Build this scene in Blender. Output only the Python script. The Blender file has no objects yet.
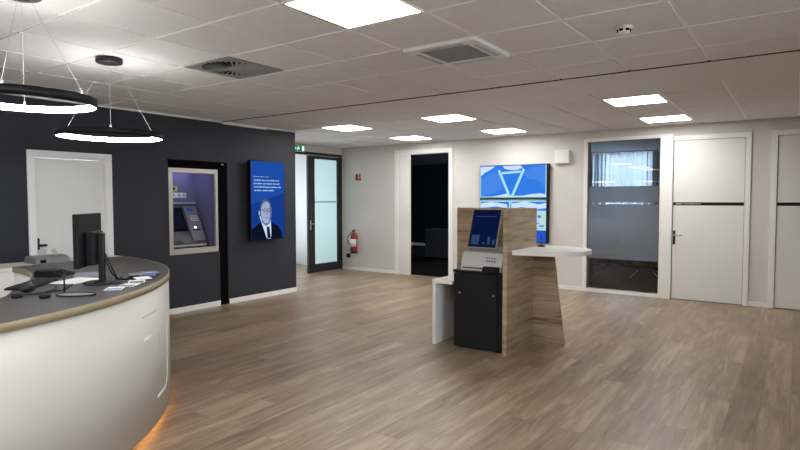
import bpy, bmesh, math, random
from mathutils import Vector, Matrix
random.seed(7)
SC = bpy.context.scene
COL = SC.collection
PI = math.pi
EYE = 1.5628
HC = 2.7055
LX = -6.95
BY = 9.67

# ------------------------------------------------------------------ materials
def lin(c):
    return tuple(((v/255.0)/12.92 if v/255.0 <= 0.04045 else ((v/255.0+0.055)/1.055)**2.4) for v in c)

def mat(name, rgb, rough=0.5, metal=0.0, emit=None, estr=0.0, spec=0.5, coat=0.0):
    m = bpy.data.materials.new(name); m.use_nodes = True
    b = m.node_tree.nodes['Principled BSDF']
    b.inputs['Base Color'].default_value = (*lin(rgb), 1)
    b.inputs['Roughness'].default_value = rough
    b.inputs['Metallic'].default_value = metal
    b.inputs['Specular IOR Level'].default_value = spec
    b.inputs['Coat Weight'].default_value = coat
    if emit:
        b.inputs['Emission Color'].default_value = (*lin(emit), 1)
        b.inputs['Emission Strength'].default_value = estr
    return m

def noisy(name, rgb_a, rgb_b, scale=(6, 6, 6), rough=0.6, bump=0.0, nscale=1.0, detail=4, spec=0.4, metal=0.0):
    m = mat(name, rgb_a, rough, metal, spec=spec)
    nt = m.node_tree; N = nt.nodes; L = nt.links; b = N['Principled BSDF']
    tc = N.new('ShaderNodeTexCoord'); mp = N.new('ShaderNodeMapping')
    mp.inputs['Scale'].default_value = scale
    no = N.new('ShaderNodeTexNoise'); no.inputs['Scale'].default_value = nscale; no.inputs['Detail'].default_value = detail
    cr = N.new('ShaderNodeValToRGB')
    cr.color_ramp.elements[0].position = .3; cr.color_ramp.elements[0].color = (*lin(rgb_a), 1)
    cr.color_ramp.elements[1].position = .7; cr.color_ramp.elements[1].color = (*lin(rgb_b), 1)
    L.new(tc.outputs['Object'], mp.inputs['Vector']); L.new(mp.outputs[0], no.inputs['Vector'])
    L.new(no.outputs['Fac'], cr.inputs[0]); L.new(cr.outputs[0], b.inputs['Base Color'])
    if bump:
        bp = N.new('ShaderNodeBump'); bp.inputs['Strength'].default_value = bump; bp.inputs['Distance'].default_value = .002
        L.new(no.outputs['Fac'], bp.inputs['Height']); L.new(bp.outputs[0], b.inputs['Normal'])
    return m

def floor_mat():
    m = mat('vinyl_planks', (150, 130, 110), .38, spec=.45)
    nt = m.node_tree; N = nt.nodes; L = nt.links; b = N['Principled BSDF']
    tc = N.new('ShaderNodeTexCoord')
    rot = N.new('ShaderNodeMapping'); rot.inputs['Rotation'].default_value = (0, 0, PI/2)
    L.new(tc.outputs['Object'], rot.inputs['Vector'])
    br = N.new('ShaderNodeTexBrick')
    br.offset = .37; br.offset_frequency = 2; br.squash = 1
    br.inputs['Scale'].default_value = 1
    br.inputs['Brick Width'].default_value = 1.25
    br.inputs['Row Height'].default_value = .19
    br.inputs['Mortar Size'].default_value = .0016
    br.inputs['Mortar Smooth'].default_value = .3
    br.inputs['Bias'].default_value = 0
    br.inputs['Color1'].default_value = (0, 0, 0, 1)
    br.inputs['Color2'].default_value = (1, 1, 1, 1)
    br.inputs['Mortar'].default_value = (.5, .5, .5, 1)
    L.new(rot.outputs[0], br.inputs['Vector'])
    # grain, stretched along the planks
    mp = N.new('ShaderNodeMapping'); mp.inputs['Scale'].default_value = (1.0, 9.0, 1)
    L.new(rot.outputs[0], mp.inputs['Vector'])
    add = N.new('ShaderNodeVectorMath'); add.operation = 'ADD'
    sc = N.new('ShaderNodeVectorMath'); sc.operation = 'SCALE'; sc.inputs['Scale'].default_value = 7.0
    L.new(br.outputs['Color'], sc.inputs[0]); L.new(mp.outputs[0], add.inputs[0]); L.new(sc.outputs[0], add.inputs[1])
    n1 = N.new('ShaderNodeTexNoise'); n1.inputs['Scale'].default_value = 1.7; n1.inputs['Detail'].default_value = 5; n1.inputs['Roughness'].default_value = .6; n1.inputs['Distortion'].default_value = .6
    L.new(add.outputs[0], n1.inputs['Vector'])
    mp2 = N.new('ShaderNodeMapping'); mp2.inputs['Scale'].default_value = (3, 60, 1)
    L.new(rot.outputs[0], mp2.inputs['Vector'])
    n2 = N.new('ShaderNodeTexNoise'); n2.inputs['Scale'].default_value = 1.5; n2.inputs['Detail'].default_value = 3
    L.new(mp2.outputs[0], n2.inputs['Vector'])
    # combine: .30 plank + .5 grain + .2 fine
    def mth(op, a, bb):
        q = N.new('ShaderNodeMath'); q.operation = op
        for i, v in enumerate((a, bb)):
            if isinstance(v, (int, float)): q.inputs[i].default_value = v
            else: L.new(v, q.inputs[i])
        return q.outputs[0]
    s = mth('ADD', mth('ADD', mth('MULTIPLY', br.outputs['Color'], .13), mth('MULTIPLY', n1.outputs['Fac'], .67)), mth('MULTIPLY', n2.outputs['Fac'], .20))
    cr = N.new('ShaderNodeValToRGB'); e = cr.color_ramp.elements
    e[0].position = .30; e[0].color = (*lin(FL_D), 1)
    e[1].position = .70; e[1].color = (*lin(FL_L), 1)
    k = e.new(.5); k.color = (*lin(FL_M), 1)
    L.new(s, cr.inputs[0])
    mx = N.new('ShaderNodeMixRGB'); mx.inputs[2].default_value = (*lin((74, 60, 48)), 1)
    L.new(mth('MULTIPLY', br.outputs['Fac'], .55), mx.inputs[0]); L.new(cr.outputs[0], mx.inputs[1])
    L.new(mx.outputs[0], b.inputs['Base Color'])
    rr = N.new('ShaderNodeMapRange'); rr.inputs['To Min'].default_value = .30; rr.inputs['To Max'].default_value = .48
    L.new(n1.outputs['Fac'], rr.inputs['Value']); L.new(rr.outputs[0], b.inputs['Roughness'])
    bp = N.new('ShaderNodeBump'); bp.inputs['Strength'].default_value = .25; bp.inputs['Distance'].default_value = .002
    L.new(mth('SUBTRACT', mth('MULTIPLY', n2.outputs['Fac'], .4), br.outputs['Fac']), bp.inputs['Height']); L.new(bp.outputs[0], b.inputs['Normal'])
    return m
FL_D = (100, 83, 66); FL_M = (140, 120, 99); FL_L = (178, 157, 132)

def oak_mat():
    m = mat('oak_board', (160, 138, 110), .5)
    nt = m.node_tree; N = nt.nodes; L = nt.links; b = N['Principled BSDF']
    tc = N.new('ShaderNodeTexCoord'); mp = N.new('ShaderNodeMapping'); mp.inputs['Scale'].default_value = (1.3, 1.3, 15)
    L.new(tc.outputs['Object'], mp.inputs['Vector'])
    n1 = N.new('ShaderNodeTexNoise'); n1.inputs['Scale'].default_value = 1.3; n1.inputs['Detail'].default_value = 6; n1.inputs['Roughness'].default_value = .62; n1.inputs['Distortion'].default_value = .12
    L.new(mp.outputs[0], n1.inputs['Vector'])
    mp2 = N.new('ShaderNodeMapping'); mp2.inputs['Scale'].default_value = (.3, .3, 5.5)
    L.new(tc.outputs['Object'], mp2.inputs['Vector'])
    n2 = N.new('ShaderNodeTexNoise'); n2.inputs['Scale'].default_value = 1.0; n2.inputs['Detail'].default_value = 1
    L.new(mp2.outputs[0], n2.inputs['Vector'])
    mx = N.new('ShaderNodeMath'); mx.operation = 'ADD'
    h1 = N.new('ShaderNodeMath'); h1.operation = 'MULTIPLY'; h1.inputs[1].default_value = .6; L.new(n1.outputs['Fac'], h1.inputs[0])
    h2 = N.new('ShaderNodeMath'); h2.operation = 'MULTIPLY'; h2.inputs[1].default_value = .4; L.new(n2.outputs['Fac'], h2.inputs[0])
    L.new(h1.outputs[0], mx.inputs[0]); L.new(h2.outputs[0], mx.inputs[1])
    cr = N.new('ShaderNodeValToRGB'); e = cr.color_ramp.elements
    e[0].position = .36; e[0].color = (*lin((106, 88, 70)), 1)
    e[1].position = .64; e[1].color = (*lin((188, 168, 140)), 1)
    k = e.new(.48); k.color = (*lin((160, 140, 114)), 1)
    L.new(mx.outputs[0], cr.inputs[0]); L.new(cr.outputs[0], b.inputs['Base Color'])
    return m

def glass_mat(name, tint=(255, 255, 255), ior=1.5):
    m = bpy.data.materials.new(name); m.use_nodes = True
    nt = m.node_tree; N = nt.nodes; L = nt.links; N.clear()
    o = N.new('ShaderNodeOutputMaterial'); mx = N.new('ShaderNodeMixShader'); t = N.new('ShaderNodeBsdfTransparent')
    g = N.new('ShaderNodeBsdfGlossy'); g.inputs['Roughness'].default_value = .01
    t.inputs['Color'].default_value = (*lin(tint), 1)
    fr = N.new('ShaderNodeFresnel'); fr.inputs['IOR'].default_value = ior
    L.new(fr.outputs[0], mx.inputs[0]); L.new(t.outputs[0], mx.inputs[1]); L.new(g.outputs[0], mx.inputs[2]); L.new(mx.outputs[0], o.inputs[0])
    return m

def frost_mat(name, rgb, trans=.7, clear=0.0, rgb_t=None, gloss=.05):
    m = bpy.data.materials.new(name); m.use_nodes = True
    nt = m.node_tree; N = nt.nodes; L = nt.links; N.clear()
    o = N.new('ShaderNodeOutputMaterial')
    d = N.new('ShaderNodeBsdfDiffuse'); d.inputs['Color'].default_value = (*lin(rgb), 1)
    t = N.new('ShaderNodeBsdfTranslucent'); t.inputs['Color'].default_value = (*lin(rgb_t or rgb), 1)
    mx = N.new('ShaderNodeMixShader'); mx.inputs[0].default_value = trans
    L.new(d.outputs[0], mx.inputs[1]); L.new(t.outputs[0], mx.inputs[2])
    g = N.new('ShaderNodeBsdfGlossy'); g.inputs['Roughness'].default_value = .25
    m2 = N.new('ShaderNodeMixShader'); m2.inputs[0].default_value = gloss
    L.new(mx.outputs[0], m2.inputs[1]); L.new(g.outputs[0], m2.inputs[2])
    c = N.new('ShaderNodeBsdfTransparent'); m3 = N.new('ShaderNodeMixShader'); m3.inputs[0].default_value = clear
    L.new(m2.outputs[0], m3.inputs[1]); L.new(c.outputs[0], m3.inputs[2]); L.new(m3.outputs[0], o.inputs[0])
    return m

def emit_mat(name, rgb, s):
    if s < 2: s *= .56
    m = bpy.data.materials.new(name); m.use_nodes = True
    nt = m.node_tree; N = nt.nodes; L = nt.links; N.clear()
    o = N.new('ShaderNodeOutputMaterial'); e = N.new('ShaderNodeEmission')
    e.inputs['Color'].default_value = (*lin(rgb), 1); e.inputs['Strength'].default_value = s
    L.new(e.outputs[0], o.inputs[0]); return m

def curtain_mat():
    return frost_mat('sheer_curtain', (172, 184, 192), .60, .015, (132, 150, 166), 0.0)

M = dict(
    floor=floor_mat(), oak=oak_mat(),
    tile=noisy('ceiling_tile', (222, 221, 219), (230, 229, 227), (60, 60, 60), .85, .15, spec=.2),
    tbar=mat('ceiling_rail', (252, 251, 249), .4, spec=.5),
    plaster=mat('plaster_ceiling', (228, 227, 225), .8, spec=.2),
    seam_shade=mat('painted_seam_shadow', (40, 36, 32), .9, spec=.1),
    wall=noisy('greige_wall_paint', (206, 203, 197), (211, 208, 202), (3, 3, 3), .8, .04, spec=.25),
    dark=noisy('anthracite_wall_paint', (42, 43, 49), (45, 46, 52), (3, 3, 3), .62, .03, spec=.35),
    white=mat('white_lacquer', (228, 226, 221), .42, spec=.4),
    whiter=mat('white_frame', (232, 231, 227), .38, spec=.4),
    doorleaf=mat('door_leaf_white', (222, 221, 216), .45, spec=.4),
    black=mat('black_satin', (9, 10, 13), .55, spec=.25),
    blackm=mat('black_metal', (18, 19, 21), .45, spec=.35),
    void=mat('dark_recess', (9, 9, 10), .9, spec=.05),
    frameg=mat('anthracite_metal', (34, 38, 38), .45),
    cab=mat('graphite_cabinet', (19, 21, 27), .5, spec=.3),
    alu=mat('brushed_aluminium', (200, 196, 186), .38, .75),
    steel=mat('chrome', (214, 214, 214), .15, 1.0),
    gmetal=mat('silver_plastic', (176, 176, 176), .4, .3),
    grey=mat('light_grey_plastic', (176, 177, 178), .45),
    midgrey=mat('mid_grey_plastic', (120, 122, 126), .5),
    ctop=noisy('graphite_laminate', (66, 66, 66), (70, 70, 70), (40, 40, 40), .5, .05, spec=.4),
    edge=mat('beige_edge_band', (142, 127, 101), .45),
    cpanel=mat('cream_curved_panel', (190, 186, 175), .38, spec=.4),
    panelem=emit_mat('led_panel_light', (252, 251, 250), 15.0),
    ringem=emit_mat('led_ring_light', (253, 252, 250), 25.0),
    ledw=emit_mat('warm_led_strip', (255, 182, 100), 6.0),
    glass=glass_mat('clear_glass'),
    glassd=glass_mat('clear_door_glass', (246, 252, 250)),
    frost=frost_mat('frosted_film', (206, 224, 246), .36, .04, (236, 242, 250), .03),
    frostd=frost_mat('frosted_door_glass', (190, 212, 208), .60, .10, (178, 200, 194), .06),
    curtain=curtain_mat(),
    carpet=noisy('dark_carpet', (44, 40, 39), (58, 53, 51), (80, 80, 80), .95, .3, spec=.1),
    unlit_navy=mat('unlit_room_navy', (17, 22, 32), .8, spec=.2),  # near-black: the unlit room's darkness is put into the colour
    dkfloor=mat('dark_room_floor', (12, 12, 13), .7, spec=.1),  # floor colour carries the unlit room's shade too
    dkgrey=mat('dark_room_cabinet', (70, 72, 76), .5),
    red=mat('signal_red', (140, 26, 20), .35, coat=.3),
    rubber=mat('black_rubber', (14, 14, 14), .6),
    labelw=mat('label_white', (226, 226, 220), .5),
    green=emit_mat('exit_green', (22, 140, 84), .55),
    exitw=emit_mat('exit_white', (225, 250, 235), 1.3),
    scr_blue=emit_mat('poster_blue', (32, 82, 176), .85),
    scr_blue2=emit_mat('poster_deep_blue', (24, 62, 150), .85),
    scr_txt=emit_mat('poster_text', (178, 208, 250), .9),
    scr_skin=emit_mat('poster_skin', (166, 178, 214), .9),
    scr_skin2=emit_mat('poster_skin_shade', (104, 118, 164), .9),
    scr_hair=emit_mat('poster_hair', (84, 92, 130), .9),
    scr_shirt=emit_mat('poster_shirt', (206, 220, 248), .95),
    scr_suit=emit_mat('poster_suit', (16, 22, 44), .8),
    tv1=emit_mat('display_sky_blue', (52, 124, 232), 1.0),
    tv2=emit_mat('display_mountain_blue', (74, 136, 232), 1.0),
    tv3=emit_mat('display_cloud', (206, 226, 252), 1.0),
    tv4=emit_mat('display_sign_cyan', (168, 228, 244), 1.0),
    tv5=emit_mat('display_pale_green', (190, 222, 216), .95),
    tv6=emit_mat('display_deep_blue', (38, 84, 200), 1.0),
    tvg=mat('display_bezel_green_grey', (104, 134, 124), .4),
    kscr=emit_mat('terminal_screen_navy', (14, 32, 84), .5),
    kscr2=emit_mat('terminal_screen_grey', (62, 88, 132), .55),
    atmw=mat('niche_lining', (104, 100, 128), .55),
    atmb=mat('machine_body', (68, 66, 72), .4, .2),
    atml=emit_mat('niche_led', (172, 166, 226), 4.0),
    atmscr=emit_mat('machine_screen', (30, 32, 52), .5),
    sticker=mat('sticker_blue', (62, 96, 170), .5),
    signg=mat('sign_yellow_green', (196, 214, 72), .5),
    signr=mat('sign_red', (128, 30, 22), .5), signf=mat('sign_ivory', (206, 190, 150), .5),
    paper=mat('paper_white', (236, 236, 232), .6), paperb=mat('leaflet_blue', (52, 60, 112), .5), paperg=mat('leaflet_grey', (126, 124, 138), .5),
    papert=mat('leaflet_light_blue', (130, 150, 200), .5),
    vent=mat('vent_grey_metal', (150, 148, 144), .45, .2),
    sock=mat('seat_black_fabric', (24, 24, 26), .8),
    inlay=mat('emblem_inlay_white', (250, 250, 248), .2), inlayg=mat('emblem_inlay_grey', (190, 187, 180), .4),
)

# ------------------------------------------------------------------ mesh building
class MB:
    def __init__(s, *mats):
        s.bm = bmesh.new(); s.mats = [M[k] for k in mats]
    def _fin(s, geom, mi, bev=0, smooth=False, seg=2):
        faces = list({f for v in geom for f in v.link_faces})
        for f in faces: f.material_index = mi; f.smooth = smooth
        if bev > 0:
            edges = list({e for v in geom for e in v.link_edges})
            r = bmesh.ops.bevel(s.bm, geom=edges, offset=bev, segments=seg, affect='EDGES', profile=.5)
            for f in r['faces']: f.material_index = mi
    def box(s, x0, x1, y0, y1, z0, z1, mi=0, bev=0, T=None, seg=2):
        r = bmesh.ops.create_cube(s.bm, size=1)
        for v in r['verts']:
            v.co = Vector(((x0+x1)/2+v.co.x*(x1-x0), (y0+y1)/2+v.co.y*(y1-y0), (z0+z1)/2+v.co.z*(z1-z0)))
            if T is not None: v.co = T @ v.co
        s._fin(r['verts'], mi, bev, seg=seg); return s
    def cyl(s, p0, p1, r0, r1=None, n=16, mi=0, cap=True, bev=0):
        p0 = Vector(p0); p1 = Vector(p1); d = p1-p0; r1 = r0 if r1 is None else r1
        q = d.to_track_quat('Z', 'Y').to_matrix().to_4x4()
        T = Matrix.Translation((p0+p1)/2) @ q
        r = bmesh.ops.create_cone(s.bm, cap_ends=cap, segments=n, radius1=r0, radius2=r1, depth=d.length, matrix=T)
        for v in r['verts']:
            for f in v.link_faces:
                f.material_index = mi; f.smooth = len(f.verts) == 4
        return s
    def sph(s, c, r, sc=(1, 1, 1), n=16, mi=0):
        T = Matrix.Translation(c) @ Matrix.Diagonal((*sc, 1))
        q = bmesh.ops.create_uvsphere(s.bm, u_segments=n, v_segments=n//2+2, radius=r, matrix=T)
        for v in q['verts']:
            for f in v.link_faces: f.material_index = mi; f.smooth = True
        return s
    def tube(s, pts, r, n=8, mi=0):
        pts = [Vector(p) for p in pts]; rings = []
        up = Vector((0, 0, 1))
        for i, p in enumerate(pts):
            d = (pts[min(i+1, len(pts)-1)]-pts[max(i-1, 0)]).normalized()
            a = d.cross(up)
            if a.length < .05: a = d.cross(Vector((1, 0, 0)))
            a.normalize(); b = d.cross(a).normalized()
            rings.append([s.bm.verts.new(p+a*math.cos(2*PI*k/n)*r+b*math.sin(2*PI*k/n)*r) for k in range(n)])
        for i in range(len(rings)-1):
            for k in range(n):
                f = s.bm.faces.new((rings[i][k], rings[i][(k+1) % n], rings[i+1][(k+1) % n], rings[i+1][k]))
                f.material_index = mi; f.smooth = True
        for q in (rings[0], rings[-1]):
            f = s.bm.faces.new(q); f.material_index = mi
        return s
    def prism(s, outline, h0, h1, axis='z', mi=0, side=None, T=None):
        """outline in 2D, extruded along an axis: z -> (x,y), x -> (y,z), y -> (x,z)"""
        def P(a, b, h):
            v = {'z': (a, b, h), 'x': (h, a, b), 'y': (a, h, b)}[axis]
            v = Vector(v); return T @ v if T is not None else v
        lo = [s.bm.verts.new(P(a, b, h0)) for a, b in outline]
        hi = [s.bm.verts.new(P(a, b, h1)) for a, b in outline]
        n = len(outline); fs = [s.bm.faces.new(lo), s.bm.faces.new(hi)]
        for f in fs: f.material_index = mi
        for i in range(n):
            f = s.bm.faces.new((lo[i], lo[(i+1) % n], hi[(i+1) % n], hi[i])); f.material_index = mi if side is None else side
        return s
    def arc(s, c, r0, r1, a0, a1, z0, z1, n=64, mi=0, mo=None, closed=False):
        """ring sector (degrees); mo = material of the outer wall"""
        V = []
        N = n if closed else n+1
        for i in range(N):
            a = math.radians(a0+(a1-a0)*i/n)
            V.append([s.bm.verts.new((c[0]+r*math.cos(a), c[1]+r*math.sin(a), z)) for r, z in ((r0, z0), (r1, z0), (r1, z1), (r0, z1))])
        rng = range(N) if closed else range(N-1)
        for i in rng:
            j = (i+1) % N
            for k in range(4):
                f = s.bm.faces.new((V[i][k], V[j][k], V[j][(k+1) % 4], V[i][(k+1) % 4]))
                f.material_index = mo if (k == 1 and mo is not None) else mi
                f.smooth = k in (1, 3)
        if not closed:
            for q in (V[0], V[-1]):
                f = s.bm.faces.new(q); f.material_index = mi
        return s
    def lathe(s, prof, c=(0, 0, 0), n=32, mi=0):
        V = []
        for i in range(n):
            a = 2*PI*i/n
            V.append([s.bm.verts.new((c[0]+r*math.cos(a), c[1]+r*math.sin(a), c[2]+z)) for r, z in prof])
        for i in range(n):
            for k in range(len(prof)-1):
                f = s.bm.faces.new((V[i][k], V[(i+1) % n][k], V[(i+1) % n][k+1], V[i][k+1])); f.material_index = mi; f.smooth = True
        for k in (0, -1):
            if prof[k][0] > 1e-5:
                f = s.bm.faces.new([V[i][k] for i in range(n)]); f.material_index = mi
        return s
    def quad(s, P, mi=0):
        f = s.bm.faces.new([s.bm.verts.new(p) for p in P]); f.material_index = mi; return s
    def fq(s, xa, xb, y, za, zb, mi=0):
        return s.quad([(xa, y, za), (xb, y, za), (xb, y, zb), (xa, y, zb)], mi) if xb-xa > 1e-4 else s
    def build(s, name, parent=None, local=False, T=None):
        bmesh.ops.remove_doubles(s.bm, verts=s.bm.verts, dist=1e-6)
        if T is not None: bmesh.ops.transform(s.bm, matrix=T, verts=s.bm.verts)
        root = parent
        while root is not None and root.parent: root = root.parent
        if root is not None and not local and not T:
            Mi = (Matrix.Translation(root.location) @ Matrix.Rotation(root.rotation_euler.z, 4, 'Z')).inverted()
            bmesh.ops.transform(s.bm, matrix=Mi, verts=s.bm.verts)
        bmesh.ops.recalc_face_normals(s.bm, faces=s.bm.faces)
        me = bpy.data.meshes.new(name); s.bm.to_mesh(me); s.bm.free()
        for m in s.mats: me.materials.append(m)
        o = bpy.data.objects.new(name, me); COL.objects.link(o)
        if parent is not None: o.parent = parent
        return o

def thing(name, label, cat, loc=(0, 0, 0), rz=0, group=None):
    o = bpy.data.objects.new(name, None); COL.objects.link(o); o.empty_display_size = .1
    o.location = loc; o.rotation_euler = (0, 0, rz); o['label'] = label; o['category'] = cat
    if group: o['group'] = group
    return o
def tag(o, label, cat, group=None):
    o['label'] = label; o['category'] = cat
    if group: o['group'] = group
    return o
def struct(o): o['kind'] = 'structure'; return o
def dup(root, loc, label, rz=None):
    r = root.copy(); COL.objects.link(r); r.location = loc; r['label'] = label
    if rz is not None: r.rotation_euler = (0, 0, rz)
    for ch in list(root.children):
        c = ch.copy(); COL.objects.link(c); c.parent = r
        for g in list(ch.children):
            d = g.copy(); COL.objects.link(d); d.parent = c
    return r
def wallx(mb, x0, x1, y0, y1, z0, z1, holes, mi=0):
    """wall slab perpendicular to X spanning y0..y1, holes=(ya,yb,za,zb)"""
    ys = sorted({y0, y1, *[h[0] for h in holes], *[h[1] for h in holes]}); zs = sorted({z0, z1, *[h[2] for h in holes], *[h[3] for h in holes]})
    for a, b in zip(ys, ys[1:]):
        for c, d in zip(zs, zs[1:]):
            if not any(h[0] <= a and b <= h[1] and h[2] <= c and d <= h[3] for h in holes): mb.box(x0, x1, a, b, c, d, mi)
def wally(mb, y0, y1, x0, x1, z0, z1, holes, mi=0):
    xs = sorted({x0, x1, *[h[0] for h in holes], *[h[1] for h in holes]}); zs = sorted({z0, z1, *[h[2] for h in holes], *[h[3] for h in holes]})
    for a, b in zip(xs, xs[1:]):
        for c, d in zip(zs, zs[1:]):
            if not any(h[0] <= a and b <= h[1] and h[2] <= c and d <= h[3] for h in holes): mb.box(a, b, y0, y1, c, d, mi)

# ------------------------------------------------------------------ room shell
XR, YF = 3.4, -8.0
struct(MB('floor').box(-11.6, XR+.1, YF-.1, BY+.09, -.1, 0).build('floor'))
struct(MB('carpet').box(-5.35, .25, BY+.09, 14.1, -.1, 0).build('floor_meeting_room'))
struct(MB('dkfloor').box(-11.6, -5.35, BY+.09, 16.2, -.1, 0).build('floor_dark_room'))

# dark wall with door and machine openings
ZT = HC+.12
mb = MB('dark'); 
wallx(mb, LX-.15, LX, YF, 6.85, 0, ZT, [(2.848, 3.635, 0, 2.04), (4.483, 5.30, .80, 2.105), (5.30, 5.45, 0, 2.105)])
mb.box(-8.38, LX-.15, 6.70, 6.85, 0, ZT)
struct(mb.build('wall_left'))
mb = MB('wall')
wally(mb, BY, BY+.16, -8.38, XR, 0, ZT, [(-6.60, -5.60, 0, 2.48), (-2.90, -1.773, .055, 2.52), (-1.59, -.625, 0, 2.46), (-.240, .72, 0, 2.46)])
struct(mb.build('wall_back'))
mb = MB('wall')
wallx(mb, -8.46, -8.34, 6.85, BY+.16, 0, ZT, [(6.95, 9.70, 0, 2.555)])
struct(mb.build('wall_alcove'))
mb = MB('wall'); mb.box(LX-.15, XR+.1, YF-.1, YF, 0, ZT)
struct(mb.build('wall_front'))
FILL_WIN = [(-7.2, -4.4, .9, 2.45), (-3.6, -.8, .9, 2.45), (0, 2.8, .9, 2.45)]  # unseen windows, added to let fill daylight in from the right
mb = MB('wall'); wallx(mb, XR, XR+.1, YF, BY+.16, 0, ZT, FILL_WIN); struct(mb.build('wall_right'))
for k, (a, b, c, d_) in enumerate(FILL_WIN):
    w = MB('whiter')
    for q in ((a, b, c, c+.06), (a, b, d_-.06, d_), (a, a+.06, c+.06, d_-.06), (b-.06, b, c+.06, d_-.06), ((a+b)/2-.03, (a+b)/2+.03, c+.06, d_-.06)): w.box(XR+.02, XR+.07, *q)
    w = struct(w.build('window_%d' % (k+4))); MB('glass').box(XR+.042, XR+.048, a+.06, b-.06, c+.06, d_-.06).build('pane', w)

# ceiling: tegular tiles on rails, plain strip, tiles again
G = .625; GX0 = -3.127; GY0 = 2.3445; SEAM = 5.372; FY0 = 6.285; FP = .61
fx = {}
def skipset():
    s = set()
    s.add(('n', 1, 0)); s.add(('n', -2, 1)); s.add(('n', 1, 2))
    for j in (-4, -8, -11): s.add(('n', -3, j)); s.add(('n', 1, j)); s.add(('n', 5, j))
    for i in (-5, -2, 2):
        for j in (1, 4): s.add(('f', i, j))
    return s
SK = skipset()
mb = MB('tile', 'tbar', 'plaster', 'seam_shade')
mb.box(LX-.15, XR+.1, YF-.1, SEAM-.012, HC+.008, ZT, 1)
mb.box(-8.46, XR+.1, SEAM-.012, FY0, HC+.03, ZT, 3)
mb.box(LX-.15, XR+.1, SEAM, FY0, HC, HC+.03, 2)
mb.box(-8.46, XR+.1, FY0, BY+.16, HC+.008, ZT, 1)
mb.box(LX, XR, SEAM-.008, SEAM, HC-.007, HC+.03, 3)  # solid dark strip, paints the shadow line along the seam
g = .012
jr = range(int((YF-GY0)/G)-1, 6); ir = range(-7, 11)
def tilebox(x0, x1, y0, y1, xa, xb, ya, yb):
    x0, x1, y0, y1 = max(x0+g, xa), min(x1-g, xb), max(y0+g, ya), min(y1-g, yb)
    if x1-x0 > .02 and y1-y0 > .02: mb.box(x0, x1, y0, y1, HC, HC+.008, 0)
for i in ir:
    for j in jr:
        if ('n', i, j) in SK: continue
        tilebox(GX0+i*G, GX0+(i+1)*G, GY0+j*G, GY0+(j+1)*G, LX, XR, YF, SEAM-.012)
ys = [6.285-.2, 6.71] + [6.71+FP*k for k in range(1, 6)]
for i in range(-9, 11):
    for j in range(0, 6):
        if ('f', i, j) in SK: continue
        tilebox(GX0+i*G, GX0+(i+1)*G, ys[j], ys[j+1], -8.34, XR, FY0+.0, BY)
struct(mb.build('ceiling'))
struct(MB('whiter').box(LX, LX+.022, YF, 5.37, HC-.018, HC-.001).box(LX, LX+.022, 5.37, 6.2, HC-.034, HC-.001).box(LX, LX+.018, 6.2, 6.85, HC-.018, HC-.001).build('trim_1'))

# skirtings
def skirt(name, boxes):
    mb = MB('whiter')
    for b in boxes: mb.box(*b, bev=.003)
    struct(mb.build(name))
skirt('baseboard_left', [(LX, LX+.014, YF, 2.765, 0, .075), (LX, LX+.014, 3.718, 5.295, 0, .075), (LX, LX+.014, 5.455, 6.85, 0, .075)])
skirt('baseboard_back', [(-8.34, -6.895, BY-.014, BY, 0, .07), (-5.51, -2.97, BY-.014, BY, 0, .07), (-.553, -.318, BY-.014, BY, 0, .07)])

# ---- corridor behind the glass partition
mb = MB('whiter'); 
mb.box(-11.6, -8.46, 9.80, 9.90, 0, ZT)
wallx(mb, -11.6, -11.5, 6.0, 9.80, 0, ZT, [(6.5, 9.5, .35, 2.45)])
mb.box(-11.6, -8.46, 5.9, 6.0, 0, ZT); mb.box(-8.46, -8.38, 6.0, 6.85, 0, ZT)
struct(mb.build('wall_corridor'))
struct(MB('plaster').box(-11.6, -8.46, 5.9, 9.9, HC, ZT).build('ceiling_corridor'))
skirt('baseboard_corridor', [(-11.5, -8.46, 9.786, 9.80, 0, .08)])
w = struct(MB('whiter').box(-11.58, -11.52, 6.5, 9.5, .35, .41).box(-11.58, -11.52, 6.5, 9.5, 2.39, 2.45).box(-11.58, -11.52, 6.5, 6.56, .41, 2.39).box(-11.58, -11.52, 9.44, 9.5, .41, 2.39).box(-11.58, -11.52, 7.97, 8.03, .41, 2.39).build('window_2'))
MB('glass').box(-11.553, -11.547, 6.56, 9.44, .41, 2.39).build('pane', w)

# glazed partition: black frame, open passage on the left, frosted leaf on the right
XA = -8.37
mb = MB('frameg')
mb.box(XA-.06, XA+.02, 6.95, 9.67, 2.495, 2.555, bev=.003)
mb.box(XA-.06, XA+.02, 6.95, 7.01, 0, 2.495, bev=.003)
mb.box(XA-.06, XA+.02, 9.625, 9.67, 0, 2.495, bev=.003)
struct(mb.build('door_frame_1'))
d = thing('door_4', '', '', (XA, 8.6, 0)); del d['label']; del d['category']; struct(d)
mb = MB('frameg')
mb.box(XA-.035, XA+.015, 8.60, 8.80, .012, 2.485, bev=.003); mb.box(XA-.035, XA+.015, 9.52, 9.62, .012, 2.485, bev=.003)
mb.box(XA-.035, XA+.015, 8.80, 9.52, .012, .19); mb.box(XA-.035, XA+.015, 8.80, 9.52, 2.42, 2.485)
mb.build('door_frame', d)
MB('frostd').quad([(XA-.010, 8.80, .19), (XA-.010, 9.52, .19), (XA-.010, 9.52, 2.42), (XA-.010, 8.80, 2.42)]).build('pane', d)
MB('midgrey').box(XA-.004, XA+.006, 8.80, 9.52, 1.495, 1.525).build('stripe', d)
MB('steel').cyl((XA+.015, 8.66, 1.05), (XA+.05, 8.66, 1.05), .012).cyl((XA+.05, 8.655, 1.05), (XA+.05, 8.76, 1.05), .010).box(XA+.014, XA+.020, 8.64, 8.68, .93, 1.13).build('door_handle', d)

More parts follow.
